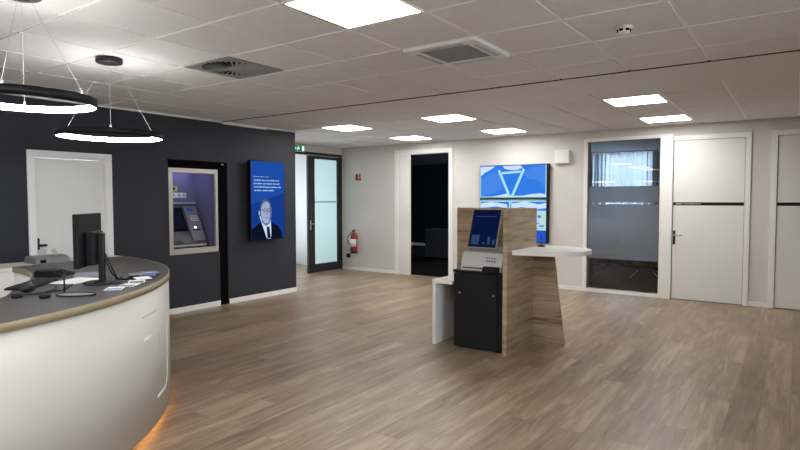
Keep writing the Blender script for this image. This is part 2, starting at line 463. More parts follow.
# ---- left wall white door
d = thing('door_5', '', '', (LX, 2.77, 0)); del d['label']; del d['category']; struct(d)
mb = MB('whiter')
mb.box(LX-.14, LX+.02, 2.770, 2.850, 0, 2.118, bev=.004); mb.box(LX-.14, LX+.02, 3.633, 3.712, 0, 2.118, bev=.004); mb.box(LX-.14, LX+.02, 2.850, 3.633, 2.036, 2.118, bev=.004)
mb.build('door_frame', d)
MB('doorleaf').box(LX-.075, LX-.035, 2.853, 3.630, .008, 2.033, bev=.003).build('door_leaf', d)
h = MB('blackm').box(LX-.035, LX-.026, 2.862, 2.892, .90, 1.13, bev=.002).cyl((LX-.03, 2.877, 1.05), (LX+.02, 2.877, 1.05), .012)
h.cyl((LX+.02, 2.870, 1.05), (LX+.02, 2.945, 1.05), .014).build('door_handle', d)

# ---- back wall joinery
d = thing('door_1', '', '', (-6.2, BY, 0)); del d['label']; del d['category']; struct(d)
mb = MB('whiter')
Y0 = BY-.02
mb.box(-6.893, -6.800, Y0, BY+.10, 0, 2.57, bev=.004)
mb.box(-5.597, -5.508, Y0, BY+.16, 0, 2.57, bev=.004)
mb.box(-6.800, -5.597, Y0, BY+.10, 2.482, 2.57, bev=.003)
mb.build('door_frame', d)
MB('white').box(-6.798, -6.512, BY-.008, BY+.02, 0, 2.482, bev=.003).build('side_panel', d)

# joined frame around the glazed panel and door_2
mb = MB('whiter')
mb.box(-2.970, -2.903, Y0, BY+.05, 0, 2.575, bev=.003)
mb.box(-1.775, -1.590, Y0, BY+.16, 0, 2.52, bev=.003)
mb.box(-2.903, -1.590, Y0, BY+.05, 2.52, 2.575, bev=.003)
mb.box(-2.903, -1.775, Y0, BY+.05, 0, .058, bev=.003)
wf = struct(mb.build('window_1'))
MB('glass').box(-2.903, -1.775, BY+.004, BY+.012, .058, 2.52).build('pane', wf)
# frosted film, with the clear letters left out of its band
mb = MB('frost')
ya, yb = BY+.0135, BY+.0145
mb.fq(-2.885, -1.79, ya, 1.530, 1.775); mb.fq(-2.885, -1.79, ya, .57, 1.462)
words = [(-2.86, -2.74, 0), (-2.72, -2.66, 0), (-2.60, -2.585, 0), (-2.575, -2.47, 1), (-2.455, -2.36, 1), (-2.345, -2.22, 1), (-2.205, -2.08, 1), (-2.06, -2.02, 0), (-1.95, -1.93, 1), (-1.86, -1.80, 0)]
x = -2.885; hl = []
for a, b, low in words:
    mb.fq(x, a, ya, 1.462, 1.530)
    zz = (1.475, 1.515) if low == 0 else (1.482, 1.508)
    mb.fq(a, b, ya, 1.462, zz[0]); mb.fq(a, b, ya, zz[1], 1.530)
    # letter bars between the openings
    xx = a+.018
    while xx < b-.012:
        mb.fq(xx, xx+.004, ya, zz[0], zz[1]); xx += .022
    x = b
mb.fq(x, -1.79, ya, 1.462, 1.530)
mb.build('frosted_film', wf)

def white_door(nm, xl, xr, frl, frr, words):
    d = thing(nm, '', '', ((xl+xr)/2, BY, 0)); del d['label']; del d['category']; struct(d)
    mb = MB('whiter')
    if frl is not None: mb.box(frl, xl-.004, Y0, BY+.16, 0, 2.535, bev=.004)
    mb.box(xr+.004, frr, Y0, BY+.16, 0, 2.535, bev=.004)
    mb.box((frl if frl is not None else xl)-.0 if frl is None else xl-.004, xr+.004, Y0, BY+.16, 2.463, 2.535, bev=.004)
    mb.build('door_frame', d)
    MB('doorleaf').box(xl+.003, xr-.003, BY-.004, BY+.036, .010, 2.457, bev=.003).build('door_leaf', d)
    MB('void').box(xl-.003, xr+.003, BY+.037, BY+.05, 0, 2.462).build('rebate', d)
    st = MB('black').box(xl+.004, xr-.004, BY-.0065, BY-.0035, 1.466, 1.514).build('black_stripe', d)
    mt = MB('grey')
    for a, b, hh in words: mt.box(xl+a, xl+b, BY-.0085, BY-.0060, 1.490-hh, 1.490+hh)
    if words: mt.build('lettering', st)
    if nm == 'door_2':
        h = MB('blackm').box(xl+.010, xl+.045, BY-.010, BY-.003, .858, 1.075, bev=.003).build('handle_plate', d)
        MB('steel').cyl((xl+.028, BY-.01, 1.008), (xl+.028, BY-.055, 1.008), .010).cyl((xl+.020, BY-.055, 1.008), (xl+.145, BY-.055, 1.008), .0095).build('door_handle', h)
ww = [(.045, .062, .010), (.066, .082, .010), (.088, .118, .010), (.140, .146, .014)]
xx = .170
for k in range(17):
    wdt = random.choice((.008, .010, .012)); ww.append((xx, xx+wdt, .010 if k in (0, 7, 12) else .007)); xx += wdt+.0035
white_door('door_2', -1.583, -.632, None, -.557, ww)
white_door('door_3', -.236, .716, -.314, .79, [])

# ---- meeting room behind the glazing
mb = MB('wall')
mb.box(-5.45, -5.35, BY+.16, 14.1, 0, ZT); mb.box(.25, .35, BY+.16, 14.1, 0, ZT)
wally(mb, 14.0, 14.1, -5.35, .25, 0, ZT, [(-5.2, -2.70, .45, 2.66)])
struct(mb.build('wall_meeting_room'))
struct(MB('plaster').box(-5.45, .35, BY+.16, 14.1, HC, ZT).build('ceiling_meeting_room'))
mb = MB('whiter').box(-5.2, -2.70, 14.02, 14.08, .45, .50).box(-5.2, -2.70, 14.02, 14.08, 2.61, 2.66)
for x in (-5.2, -3.975, -2.75): mb.box(x, x+.05, 14.02, 14.08, .50, 2.61)
w = struct(mb.build('window_3'))
MB('glass').box(-5.15, -2.75, 14.047, 14.053, .50, 2.61).build('pane', w)
# sheer curtain, wavy
def curtain(x0, x1, y, z0, z1, label):
    b = MB('curtain'); n = int((x1-x0)/.008); A = []
    for i in range(n+1):
        xx = x0+(x1-x0)*i/n
        ph = xx*36+1.2*math.sin(xx*3.1)+.7*math.sin(xx*7.7); yy = y+.045*math.sin(ph); xx = min(max(xx+.042*math.sin(2*ph)*(.6+.4*math.sin(xx*4.3)), x0), x1)
        A.append([b.bm.verts.new((xx, yy, zz)) for zz in (z0, z1)])
    for i in range(n):
        p, q = A[i], A[i+1]
        f = b.bm.faces.new((p[0], q[0], q[1], p[1])); f.smooth = True
    o = b.build('curtain'); tag(o, label, 'curtain', None); return o
curtain(-5.3, -2.45, 13.86, .03, 2.64, 'sheer pale curtain across the window of the glazed meeting room')
tag(MB('gmetal').box(-5.33, -2.40, 13.83, 13.89, 2.645, 2.675).build('curtain_rail'), 'thin rail above the sheer curtain in the meeting room', 'curtain rail')

def office_chair(loc, rz, label):
    t = thing('conference_chair', label, 'chair', loc, rz, 'swivel chairs in the meeting room')
    for k in range(4):
        a = PI/4+k*PI/2; c, s_ = math.cos(a), math.sin(a)
        T = None
        MB('steel').tube([(.025*c, .025*s_, .255), (.20*c, .20*s_, .145), (.36*c, .36*s_, .035)], .014).cyl((.36*c, .36*s_, 0), (.36*c, .36*s_, .035), .018).build('leg', t, local=True)
    MB('steel').cyl((0, 0, .20), (0, 0, .42), .028).build('column', t, local=True)
    b = MB('sock'); b.box(-.24, .24, -.24, .24, .42, .50, bev=.03, seg=3); b.build('seat', t, local=True)
    b = MB('sock'); b.box(-.22, .22, .20, .26, .50, .92, bev=.025, seg=3, T=Matrix.Rotation(-.12, 4, 'X')); b.build('backrest', t, local=True)
    return t
c1 = office_chair((-3.13, 11.95, 0), .3, 'left black swivel chair with four splayed chrome legs behind the frosted glazing')
dup(c1, (-2.42, 11.95, 0), 'right black swivel chair with splayed chrome legs behind the frosted glazing', .12)

# ---- dark room
mb = MB('unlit_navy')
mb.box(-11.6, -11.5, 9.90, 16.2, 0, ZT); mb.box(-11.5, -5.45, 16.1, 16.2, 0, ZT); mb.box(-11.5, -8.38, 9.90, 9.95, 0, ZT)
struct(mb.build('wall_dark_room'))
struct(MB('unlit_navy').box(-11.6, -5.45, BY+.16, 16.2, HC, ZT).build('ceiling_dark_room'))
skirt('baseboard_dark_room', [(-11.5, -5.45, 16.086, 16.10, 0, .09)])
t = thing('filing_cabinet', 'grey low cabinet standing in the unlit room behind the doorway', 'cabinet', (-7.55, 12.95, 0))
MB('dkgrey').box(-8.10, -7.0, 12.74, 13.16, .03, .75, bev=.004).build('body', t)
MB('dkgrey').box(-8.11, -6.99, 12.73, 13.17, .75, .775, bev=.003).build('top', t)
MB('void').box(-8.06, -7.04, 12.78, 13.12, 0, .03).build('plinth', t)
t = thing('office_chair', 'black chair back rising above the grey cabinet in the unlit room', 'chair', (-7.35, 13.55, 0))
MB('sock').box(-7.62, -7.10, 13.70, 13.78, .62, 1.08, bev=.035, seg=3).build('backrest', t)
MB('sock').box(-7.60, -7.12, 13.32, 13.76, .44, .53, bev=.03).build('seat', t)
MB('blackm').cyl((-7.36, 13.55, .08), (-7.36, 13.55, .44), .03).build('column', t)
mb = MB('blackm')
for k in range(5):
    a = 2*PI*k/5+.3; mb.tube([(-7.36, 13.55, .1), (-7.36+.3*math.cos(a), 13.55+.3*math.sin(a), .05)], .02).sph((-7.36+.3*math.cos(a), 13.55+.3*math.sin(a), .03), .03)
mb.build('base', t)

# ------------------------------------------------------------------ ceiling fixtures
def ceiling_light(x0, y0, sx, sy, label):
    t = thing('ceiling_light', label, 'ceiling light', (x0+sx/2, y0+sy/2, HC), 0, 'square LED ceiling panels')
    a, b, c, d = x0+.012, x0+sx-.012, y0+.012, y0+sy-.012
    f = .014
    mb = MB('whiter'); z0, z1 = HC-.004, HC+.0075
    mb.box(a, b, c, c+f, z0, z1).box(a, b, d-f, d, z0, z1).box(a, a+f, c+f, d-f, z0, z1).box(b-f, b, c+f, d-f, z0, z1)
    mb.build('frame', t)
    MB('panelem').box(a+f, b-f, c+f, d-f, HC-.001, HC+.0075).build('diffuser', t)
    return t
Yf = lambda j: ys[j]
ceiling_light(GX0+G, GY0, G, G, 'large square ceiling light nearest the viewer, at the top of the picture')
ceiling_light(GX0-5*G, ys[1], G, FP, 'square ceiling light over the glazed black-framed door, nearest the dark wall end')
ceiling_light(GX0-5*G, ys[4], G, FP, 'square ceiling light just in front of the dark doorway')
ceiling_light(GX0-2*G, ys[1], G, FP, 'square ceiling light in the middle column, nearer the kiosk')
ceiling_light(GX0-2*G, ys[4], G, FP, 'square ceiling light above the blue picture display')
ceiling_light(GX0+2*G, ys[1], G, FP, 'right-hand square ceiling light, the one nearer the viewer')
ceiling_light(GX0+2*G, ys[4], G, FP, 'right-hand square ceiling light, the one close to the white door')
for j, nm in ((-4, 'beside the reception counter outside the frame'), (-8, 'behind the viewer, second from the counter'), (-11, 'behind the viewer, third from the counter')):
    ceiling_light(GX0-3*G, GY0+j*G, G, G, 'added unseen square ceiling light '+nm)
    ceiling_light(GX0+G, GY0+j*G, G, G, 'added unseen square ceiling light '+nm.replace('beside the reception counter', 'left above the viewer').replace('from the counter', 'in the middle column'))  # guessed panels out of view, added to brighten the hall
    ceiling_light(GX0+5*G, GY0+j*G, G, G, 'added unseen square ceiling light '+nm.replace('beside the reception counter', 'right above the viewer').replace('from the counter', 'in the right-hand column'))  # right-hand column likewise added for brightness only

# swirl diffuser
cx, cy = GX0-1.5*G, GY0+1.5*G
t = thing('swirl_diffuser', 'round radial-blade air diffuser in a square ceiling plate', 'air vent', (cx, cy, HC))
mb = MB('vent'); n = 48; R_ = .272
# square plate with round hole
sq = .298; V = []
for i in range(n):
    a = 2*PI*i/n; c, s_ = math.cos(a), math.sin(a); k = sq/max(abs(c), abs(s_))
    V.append([mb.bm.verts.new((cx+R_*c, cy+R_*s_, HC-.002)), mb.bm.verts.new((cx+k*c, cy+k*s_, HC-.002)), mb.bm.verts.new((cx+k*c, cy+k*s_, HC+.0075)), mb.bm.verts.new((cx+R_*c, cy+R_*s_, HC+.0075))])
for i in range(n):
    j = (i+1) % n
    for k in range(4): mb.bm.faces.new((V[i][k], V[j][k], V[j][(k+1) % 4], V[i][(k+1) % 4]))
mb.build('plate', t)
MB('void').lathe([(.001, .0072), (.271, .0072), (.271, .0065), (.001, .0065)], (cx, cy, HC), 48).build('duct', t)
mb = MB('vent')
for i in range(32):
    a = 2*PI*i/32
    T = Matrix.Translation((cx, cy, HC+.002)) @ Matrix.Rotation(a, 4, 'Z') @ Matrix.Translation((.165, 0, 0)) @ Matrix.Rotation(-.5, 4, 'X')
    mb.box(-.10, .10, -.012, .012, -.001, .001, T=T)
mb.build('blades', t)
MB('vent').lathe([(.001, -.010), (.05, -.009), (.062, -.002), (.062, .006), (.001, .006)], (cx, cy, HC), 32).build('hub', t)

# cassette air conditioner
x0, x1, y0, y1 = GX0+G+.008, GX0+2*G-.008, GY0+2*G+.008, GY0+3*G-.008
t = thing('ceiling_cassette', 'square white ceiling air conditioning cassette with grey intake grille', 'air conditioner', ((x0+x1)/2, (y0+y1)/2, HC))
mb = MB('whiter'); zb = HC-.022
q = .10
mb.box(x0, x1, y0, y0+q, zb, HC+.007, bev=.008); mb.box(x0, x1, y1-q, y1, zb, HC+.007, bev=.008); mb.box(x0, x0+q, y0+q, y1-q, zb, HC+.007); mb.box(x1-q, x1, y0+q, y1-q, zb, HC+.007)
mb.build('frame', t)
mb = MB('vent', 'midgrey'); mb.box(x0+q, x1-q, y0+q, y1-q, HC-.004, HC+.006, 1)
for k in range(24):
    yy = y0+q+.006+k*(y1-y0-2*q-.012)/23; mb.box(x0+q, x1-q, yy-.003, yy+.003, HC-.016, HC-.006, 0)
for k in range(8):
    xx = x0+q+.01+k*(x1-x0-2*q-.02)/7; mb.box(xx-.002, xx+.002, y0+q, y1-q, HC-.018, HC-.006, 0)
mb.build('grille', t)
mb = MB('gmetal')
for (a, b, c, d_) in ((x0+.12, x1-.12, y0+.035, y0+.075), (x0+.12, x1-.12, y1-.075, y1-.035), (x0+.035, x0+.075, y0+.12, y1-.12), (x1-.075, x1-.035, y0+.12, y1-.12)):
    mb.box(a, b, c, d_, zb-.004, zb+.001, bev=.001)
mb.build('louvre', t)

# smoke detector
t = thing('smoke_detector', 'small white round smoke detector on the ceiling', 'smoke detector', (-.97, 3.98, HC))
MB('whiter').lathe([(.001, -.012), (.052, -.012), (.056, 0), (.001, 0)], (-.97, 3.98, HC), 32).build('base', t)
MB('whiter').lathe([(.001, -.048), (.026, -.046), (.036, -.034), (.040, -.012), (.001, -.012)], (-.97, 3.98, HC), 32).build('head', t)
mb = MB('void')
for k in range(6):
    a = k*PI/3+.3; T = Matrix.Translation((-.97+.040*math.cos(a), 3.98+.040*math.sin(a), HC-.026)) @ Matrix.Rotation(a, 4, 'Z'); mb.box(-.004, .004, -.012, .012, -.007, .007, T=T)
mb.build('slots', t)

# ring pendants
def ring_pendant(cx, cy, zr, r, angs, label):
    t = thing('ring_pendant', label, 'pendant light', (cx, cy, HC), 0, 'round LED pendants over the counter')
    MB('blackm').lathe([(.001, -.042), (.094, -.042), (.100, -.036), (.100, -.0005), (.001, -.0005)], (cx, cy, HC), 32).build('canopy', t)
    MB('black').arc((cx, cy), r-.006, r, 0, 360, zr-.025, zr+.025, 96, closed=True).build('ring', t)
    MB('ringem').arc((cx, cy), r-.013, r-.0065, 0, 360, zr-.016, zr+.020, 96, closed=True).build('diffuser', t)
    for a in angs:
        a = math.radians(a); MB('gmetal').cyl((cx+.045*math.cos(a), cy+.045*math.sin(a), HC-.044), (cx+(r-.012)*math.cos(a), cy+(r-.012)*math.sin(a), zr+.04), .0013, n=6).cyl((cx+(r-.012)*math.cos(a), cy+(r-.012)*math.sin(a), zr+.026), (cx+(r-.012)*math.cos(a), cy+(r-.012)*math.sin(a), zr+.045), .006, n=8).build('suspension_wire', t)
    return t
RZ1, RZ2 = 2.108, 2.085
ring_pendant(-3.484, 1.387, RZ1, .357, (-22.+50, -22-15, 158), 'black ring pendant lamp cut by the left edge, nearer and larger in the picture')
ring_pendant(-4.585, 2.452, RZ2, .395, (-28, 92, 212), 'black ring pendant lamp hanging wholly in view in front of the dark wall')

# exit sign
t = thing('exit_sign', 'green lit escape route sign above the black-framed door', 'sign', (-8.33, 8.34, 2.53))
MB('whiter').box(-8.34, -8.30, 8.12, 8.46, 2.535, 2.665, bev=.004).build('housing', t)
sg = MB('green').box(-8.299, -8.296, 8.13, 8.45, 2.543, 2.657).build('face', t)
X1, X2 = -8.2955, -8.2935
MB('exitw').prism([(8.37, 2.555), (8.43, 2.555), (8.43, 2.648), (8.37, 2.648)], X1, X2, 'x').build('door_symbol', sg)
mb = MB('exitw')
mb.sph((X1, 8.27, 2.635), .012, (.15, 1, 1), 12)
mb.prism([(8.255, 2.622), (8.285, 2.618), (8.275, 2.588), (8.250, 2.592)], X1, X2, 'x')
mb.prism([(8.285, 2.618), (8.310, 2.603), (8.305, 2.597), (8.280, 2.608)], X1, X2, 'x')
mb.prism([(8.255, 2.620), (8.232, 2.600), (8.238, 2.596), (8.260, 2.612)], X1, X2, 'x')
mb.prism([(8.262, 2.592), (8.275, 2.590), (8.305, 2.572), (8.300, 2.564)], X1, X2, 'x')
mb.prism([(8.250, 2.594), (8.262, 2.590), (8.240, 2.556), (8.228, 2.556)], X1, X2, 'x')
MB('exitw').prism([(8.17, 2.60), (8.195, 2.575), (8.195, 2.592), (8.215, 2.592), (8.215, 2.608), (8.195, 2.608), (8.195, 2.625)], X1, X2, 'x').build('arrow', sg)
mb.build('running_figure', sg)

# ------------------------------------------------------------------ things on the back wall
t = thing('fire_sign', 'small square fire extinguisher sign with dark red pictogram on the wall', 'sign', (-7.88, BY, 1.96))
p = MB('signf').box(-7.965, -7.79, BY-.004, BY-.0005, 1.965, 2.125).build('plate', t)
MB('signr').box(-7.955, -7.885, BY-.006, BY-.004, 1.975, 2.115).box(-7.872, -7.80, BY-.006, BY-.004, 1.975, 2.03).box(-7.86, -7.815, BY-.006, BY-.004, 2.045, 2.115).build('pictogram', p)

t = thing('fire_extinguisher', 'red fire extinguisher with black hose hanging on the wall beside the glass door', 'fire extinguisher', (-7.93, BY-.10, .40))
ex, ey = -7.93, BY-.10
MB('red').lathe([(.001, .42), (.058, .42), (.072, .44), (.075, .50), (.075, .74), (.070, .79), (.045, .83), (.022, .85), (.001, .85)], (ex, ey, 0), 32).build('cylinder', t)
MB('labelw').arc((ex, ey), .0755, .0765, -150, -10, .54, .70, 24).build('label_panel', t)
MB('rubber').lathe([(.001, .385), (.079, .385), (.079, .435), (.001, .435)], (ex, ey, 0), 32).build('foot', t)
MB('blackm').cyl((ex, ey, .845), (ex, ey, .885), .018).box(ex-.045, ex+.05, ey-.012, ey+.012, .875, .89).box(ex-.04, ex+.05, ey-.010, ey+.010, .90, .912, T=None).build('valve', t)
mb = MB('rubber'); pts = []
for k in range(13):
    a = k/12; pts.append((ex-.02-.115*math.sin(PI*a)**.8, ey-.06*math.sin(PI*a), .87-.36*a))
mb.tube(pts, .011); mb.cyl((ex-.02, ey-.078, .51), (ex-.02, ey-.078, .44), .013, .02)
mb.build('hose', t)
MB('red').box(ex-.03, ex+.03, ey+.06, BY+.003, .70, .78).build('bracket', t)
t = thing('wall_socket', 'small black box on the wall low beside the fire extinguisher', 'socket', (-8.16, BY, .28))
MB('black').box(-8.205, -8.115, BY-.035, BY-.001, .275, .365, bev=.006).build('housing', t)
MB('void').cyl((-8.16, BY-.037, .32), (-8.16, BY-.030, .32), .022).build('outlet', t)

t = thing('wall_speaker', 'white square box mounted high on the wall right of the picture display', 'wall box', (-3.325, BY, 2.175))
MB('whiter').box(-3.455, -3.195, BY-.07, BY-.001, 2.178, 2.405, bev=.008).build('housing', t)
MB('white').box(-3.44, -3.21, BY-.073, BY-.07, 2.193, 2.390, bev=.001).build('cover', t)

# picture display (two stacked screens)
YS = BY-.085
def disp(name, z0, z1, label, painter):
    t = thing(name, label, 'screen', (-4.22, BY, z0), 0, 'stacked wall displays')
    MB('black').box(-4.880, -3.555, YS, BY-.02, z0, z1, bev=.004).build('housing', t)
    s_ = MB('tv1', 'tv2', 'tv3', 'tv4', 'tv5', 'tv6', 'tvg')
    painter(s_, -4.872, -3.590, z0+.012, z1-.008)
    s_.build('screen', t)
    MB('blackm').box(-4.5, -3.95, BY-.02, BY-.001, z0+.2, z1-.2).build('wall_mount', t)
def quad(s_, u0, v0, u1, v1, mi, layer, X0, X1, Z0, Z1, pts=None):
    y1 = YS-.0008*layer; y0 = y1-.0008
    P = pts or [(u0, v0), (u1, v0), (u1, v1), (u0, v1)]
    s_.prism([(X0+(X1-X0)*a, Z1-(Z1-Z0)*b) for a, b in P], y0, y1, 'y', mi)
def up(s_, X0, X1, Z0, Z1):
    A = (X0, X1, Z0, Z1)
    quad(s_, 0, 0, 1, 1, 0, 0, *A)
    quad(s_, 0, 0, 0, 0, 1, 1, *A, pts=[(0, .42), (.10, .30), (.22, .18), (.33, .30), (.40, .62), (.30, .78), (.12, .90), (0, .95)])
    quad(s_, 0, 0, 0, 0, 1, 1, *A, pts=[(.66, .28), (.75, .12), (.86, .04), (1, .02), (1, .70), (.86, .45), (.74, .42)])
    quad(s_, 0, 0, 0, 0, 2, 2, *A, pts=[(0, .02), (.24, .02), (.16, .12), (.08, .20), (.02, .30), (0, .31)])
    quad(s_, 0, 0, 0, 0, 2, 2, *A, pts=[(.36, .02), (.62, .01), (.66, .09), (.56, .15), (.46, .14), (.38, .10)])
    quad(s_, 0, 0, 0, 0, 2, 2, *A, pts=[(.18, .96), (.34, .90), (.42, .86), (.50, .93), (.66, .93), (.80, .88), (.92, .86), (1, .90), (1, .97), (.18, .98)])
    def bar(p, q, w):
        dx, dz = (q[0]-p[0])*(X1-X0), (q[1]-p[1])*(Z1-Z0); l = math.hypot(dx, dz); nx, nz = -dz/l*w/(X1-X0), dx/l*w/(Z1-Z0)
        quad(s_, 0, 0, 0, 0, 3, 3, *A, pts=[(p[0]+nx, p[1]+nz), (q[0]+nx, q[1]+nz), (q[0]-nx, q[1]-nz), (p[0]-nx, p[1]-nz)])
    bar((.295, .14), (.47, .99), .024); bar((.675, .12), (.49, .99), .024); bar((.34, .235), (.63, .20), .020)
    quad(s_, 0, .955, 1, .975, 3, 4, *A); quad(s_, 0, .02, .012, .96, 3, 4, *A); quad(s_, .988, .02, 1, .96, 3, 4, *A); quad(s_, 0, .976, 1, 1.0, 6, 4, *A)
def lo(s_, X0, X1, Z0, Z1):
    A = (X0, X1, Z0, Z1)
    quad(s_, 0, 0, 1, 1, 0, 0, *A)
    quad(s_, 0, 0, 0, 0, 2, 1, *A, pts=[(0, .10), (.2, .06), (.42, .12), (.44, .22), (.25, .17), (.1, .2), (0, .24)])
    quad(s_, 0, 0, 0, 0, 2, 1, *A, pts=[(.50, .10), (.7, .05), (.9, .12), (1, .08), (1, .2), (.85, .24), (.65, .18), (.5, .22)])
    quad(s_, 0, .27, 1, .72, 4, 1, *A)
    quad(s_, 0, .72, 1, 1, 5, 1, *A)
    for a, b, c, d_ in ((.80, .40, .84, .44), (.88, .37, .93, .43), (.82, .54, .90, .57), (.90, .60, .97, .64), (.84, .66, .88, .69), (.2, .4, .3, .45), (.6, .5, .7, .55)): quad(s_, a, b, c, d_, 1, 2, *A)
    quad(s_, 0, 0, 1, .03, 6, 3, *A); quad(s_, 0, .03, 1, .055, 3, 3, *A); quad(s_, .455, .055, .475, 1, 3, 3, *A); quad(s_, .475, .055, .488, 1, 6, 3, *A); quad(s_, .488, .055, .505, 1, 3, 3, *A); quad(s_, 0, .05, .012, 1, 3, 4, *A); quad(s_, .775, .22, .80, 1, 3, 4, *A); quad(s_, .8, .265, 1, .28, 3, 4, *A)
disp('picture_display', 1.574, 2.185, 'upper wall display showing a cyan triangle before blue mountains', up)
disp('picture_display', .79, 1.570, 'lower wall display, mostly hidden by the wooden kiosk', lo)

# portrait display on dark wall
XP = -6.83
y0, y1, z0, z1 = 5.783, 6.492, .928, 2.168
t = thing('portrait_display', 'upright blue advertising screen with a man in a suit on the dark wall', 'screen', (LX, 6.14, z0))
MB('black').box(XP-.06, XP, y0, y1, z0, z1, bev=.004).build('housing', t)
MB('blackm').box(LX+.001, XP-.06, y0+.12, y1-.12, z0+.25, z1-.25).build('wall_mount', t)
s_ = MB('scr_blue', 'scr_blue2', 'scr_txt', 'scr_skin', 'scr_skin2', 'scr_hair', 'scr_shirt', 'scr_suit')
ya, yb, za, zb = y0+.012, y1-.014, z0+.014, z1-.014
def pq(pts, mi, layer):
    s_.prism([(ya+(yb-ya)*a, zb-(zb-za)*b) for a, b in pts], XP+.0007*layer, XP+.0007*layer+.0007, 'x', mi)
def pr(a, b, c, d_, mi, layer): pq([(a, b), (c, b), (c, d_), (a, d_)], mi, layer)
def pe(cx_, cy_, rx, ry, mi, layer, n=28): pq([(cx_+rx*math.cos(2*PI*k/n), cy_+ry*math.sin(2*PI*k/n)) for k in range(n)], mi, layer)
pr(0, 0, 1, 1, 0, 0); pq([(0, .55), (1, .40), (1, 1), (0, 1)], 1, 1)
def textline(v, u0, u1, h, gaps):
    u = u0; random.seed(int(v*1000))
    while u < u1-.01:
        w_ = min(random.choice((.05, .09, .13, .17)), u1-u)
        k = u
        while k < u+w_-.005:
            hh = h*(1 if random.random() < .35 else .72); pr(k, v+h/2-hh, min(k+.016, u+w_), v+h/2, 2, 2); k += .021
        u += w_+gaps
textline(.195, .07, .52, .008, .02)
textline(.240, .09, .84, .019, .022); textline(.283, .08, .85, .019, .022); textline(.326, .08, .90, .019, .022); textline(.370, .09, .68, .019, .022)
pq([(0, .86), (.10, .84), (.20, .80), (.30, .77), (.62, .79), (.80, .84), (.90, .92), (.93, 1), (0, 1)], 7, 3)
pq([(.23, .70), (.30, .80), (.44, .99), (.56, 1), (.58, .92), (.57, .80), (.55, .72)], 6, 4)
pq([(.44, .84), (.52, .84), (.56, .99), (.46, .99)], 7, 5)
pq([(.27, .70), (.54, .72), (.53, .80), (.42, .83), (.30, .78)], 4, 5)
pe(.42, .63, .175, .155, 5, 5); pe(.43, .655, .158, .142, 3, 6); pe(.225, .66, .022, .032, 3, 6)
pq([(.53, .55), (.585, .60), (.585, .70), (.52, .79), (.49, .78), (.54, .70)], 4, 7)
for ux in (.385, .505):
    n = 20
    for k in range(n):
        a, b = 2*PI*k/n, 2*PI*(k+1)/n
        pq([(ux+.052*math.cos(a), .628+.026*math.sin(a)), (ux+.052*math.cos(b), .628+.026*math.sin(b)), (ux+.042*math.cos(b), .628+.020*math.sin(b)), (ux+.042*math.cos(a), .628+.020*math.sin(a))], 7, 8)
    pe(ux, .628, .012, .006, 7, 8, 10)
pr(.435, .622, .456, .628, 7, 8); pr(.25, .620, .334, .626, 7, 8)
pq([(.445, .635), (.475, .685), (.435, .688)], 4, 8)
pq([(.39, .722), (.45, .716), (.51, .722), (.45, .732)], 4, 8)
s_.build('screen', t)

# ------------------------------------------------------------------ cash machine niche
t = struct(MB('black', 'void').box(LX-1.0, LX-.15, 4.43, 4.483, .74, 2.16, 0).box(LX-1.0, LX-.15, 5.30, 5.35, .74, 2.16, 0).box(LX-1.0, LX-.15, 4.483, 5.30, 2.04, 2.16, 0).build('trim_2'))
mb = MB('void')
mb.box(LX-.14, LX-.012, 4.486, 5.445, 2.00, 2.102); mb.box(LX-.14, LX-.012, 5.285, 5.447, .003, 2.0)
mb.box(LX-.012, LX+.006, 4.47, 5.455, 2.095, 2.110)
tr = mb.build('portal_lining'); struct(tr); tr.name = 'trim_3'
mb = MB('atmw')
ax0 = -7.46
mb.box(ax0-.02, ax0, 4.49, 5.28, .80, 2.03); mb.box(ax0, LX-.046, 4.485, 4.50, .80, 1.999); mb.box(ax0, LX-.046, 5.27, 5.2845, .80, 1.999)
mb.box(ax0, LX-.13, 4.50, 5.27, 2.0, 2.03); mb.box(ax0, LX-.13, 4.50, 5.27, .80, .83)
o = struct(mb.build('wall_niche'))
t = None
mb = MB('alu'); fa, fb = LX-.045, LX-.002
mb.box(fa, fb, 4.492, 4.550, .805, 1.998, bev=.003); mb.box(fa, fb, 5.240, 5.283, .805, 1.998, bev=.003)
mb.box(fa, fb, 4.550, 5.240, 1.935, 1.998, bev=.003)
mb.box(fa, fb+.01, 4.550, 5.240, .805, .880, bev=.003)
struct(mb.build('trim_4'))
t = thing('niche_light', 'violet light strip at the top of the cash machine niche', 'light', (LX-.5, 4.9, 1.99))
MB('atml').box(LX-.44, LX-.28, 4.60, 5.18, 1.990, 1.9985).build('diffuser', t)
MB('whiter').box(LX-.27, LX-.16, 4.52, 5.26, 1.975, 1.998).build('cover', t)

t = thing('cash_machine', 'grey cash machine with slanted console inside the lit niche', 'cash machine', (LX-.45, 4.88, .83))
bx = ax0+.002
prof = [(bx, .832), (-7.10, .832), (-7.10, .93), (-7.12, .95), (-7.385, 1.48), (-7.40, 1.50), (bx, 1.50)]
MB('atmb').prism([(a, b) for a, b in prof], 4.56, 5.215, 'y').build('body', t)
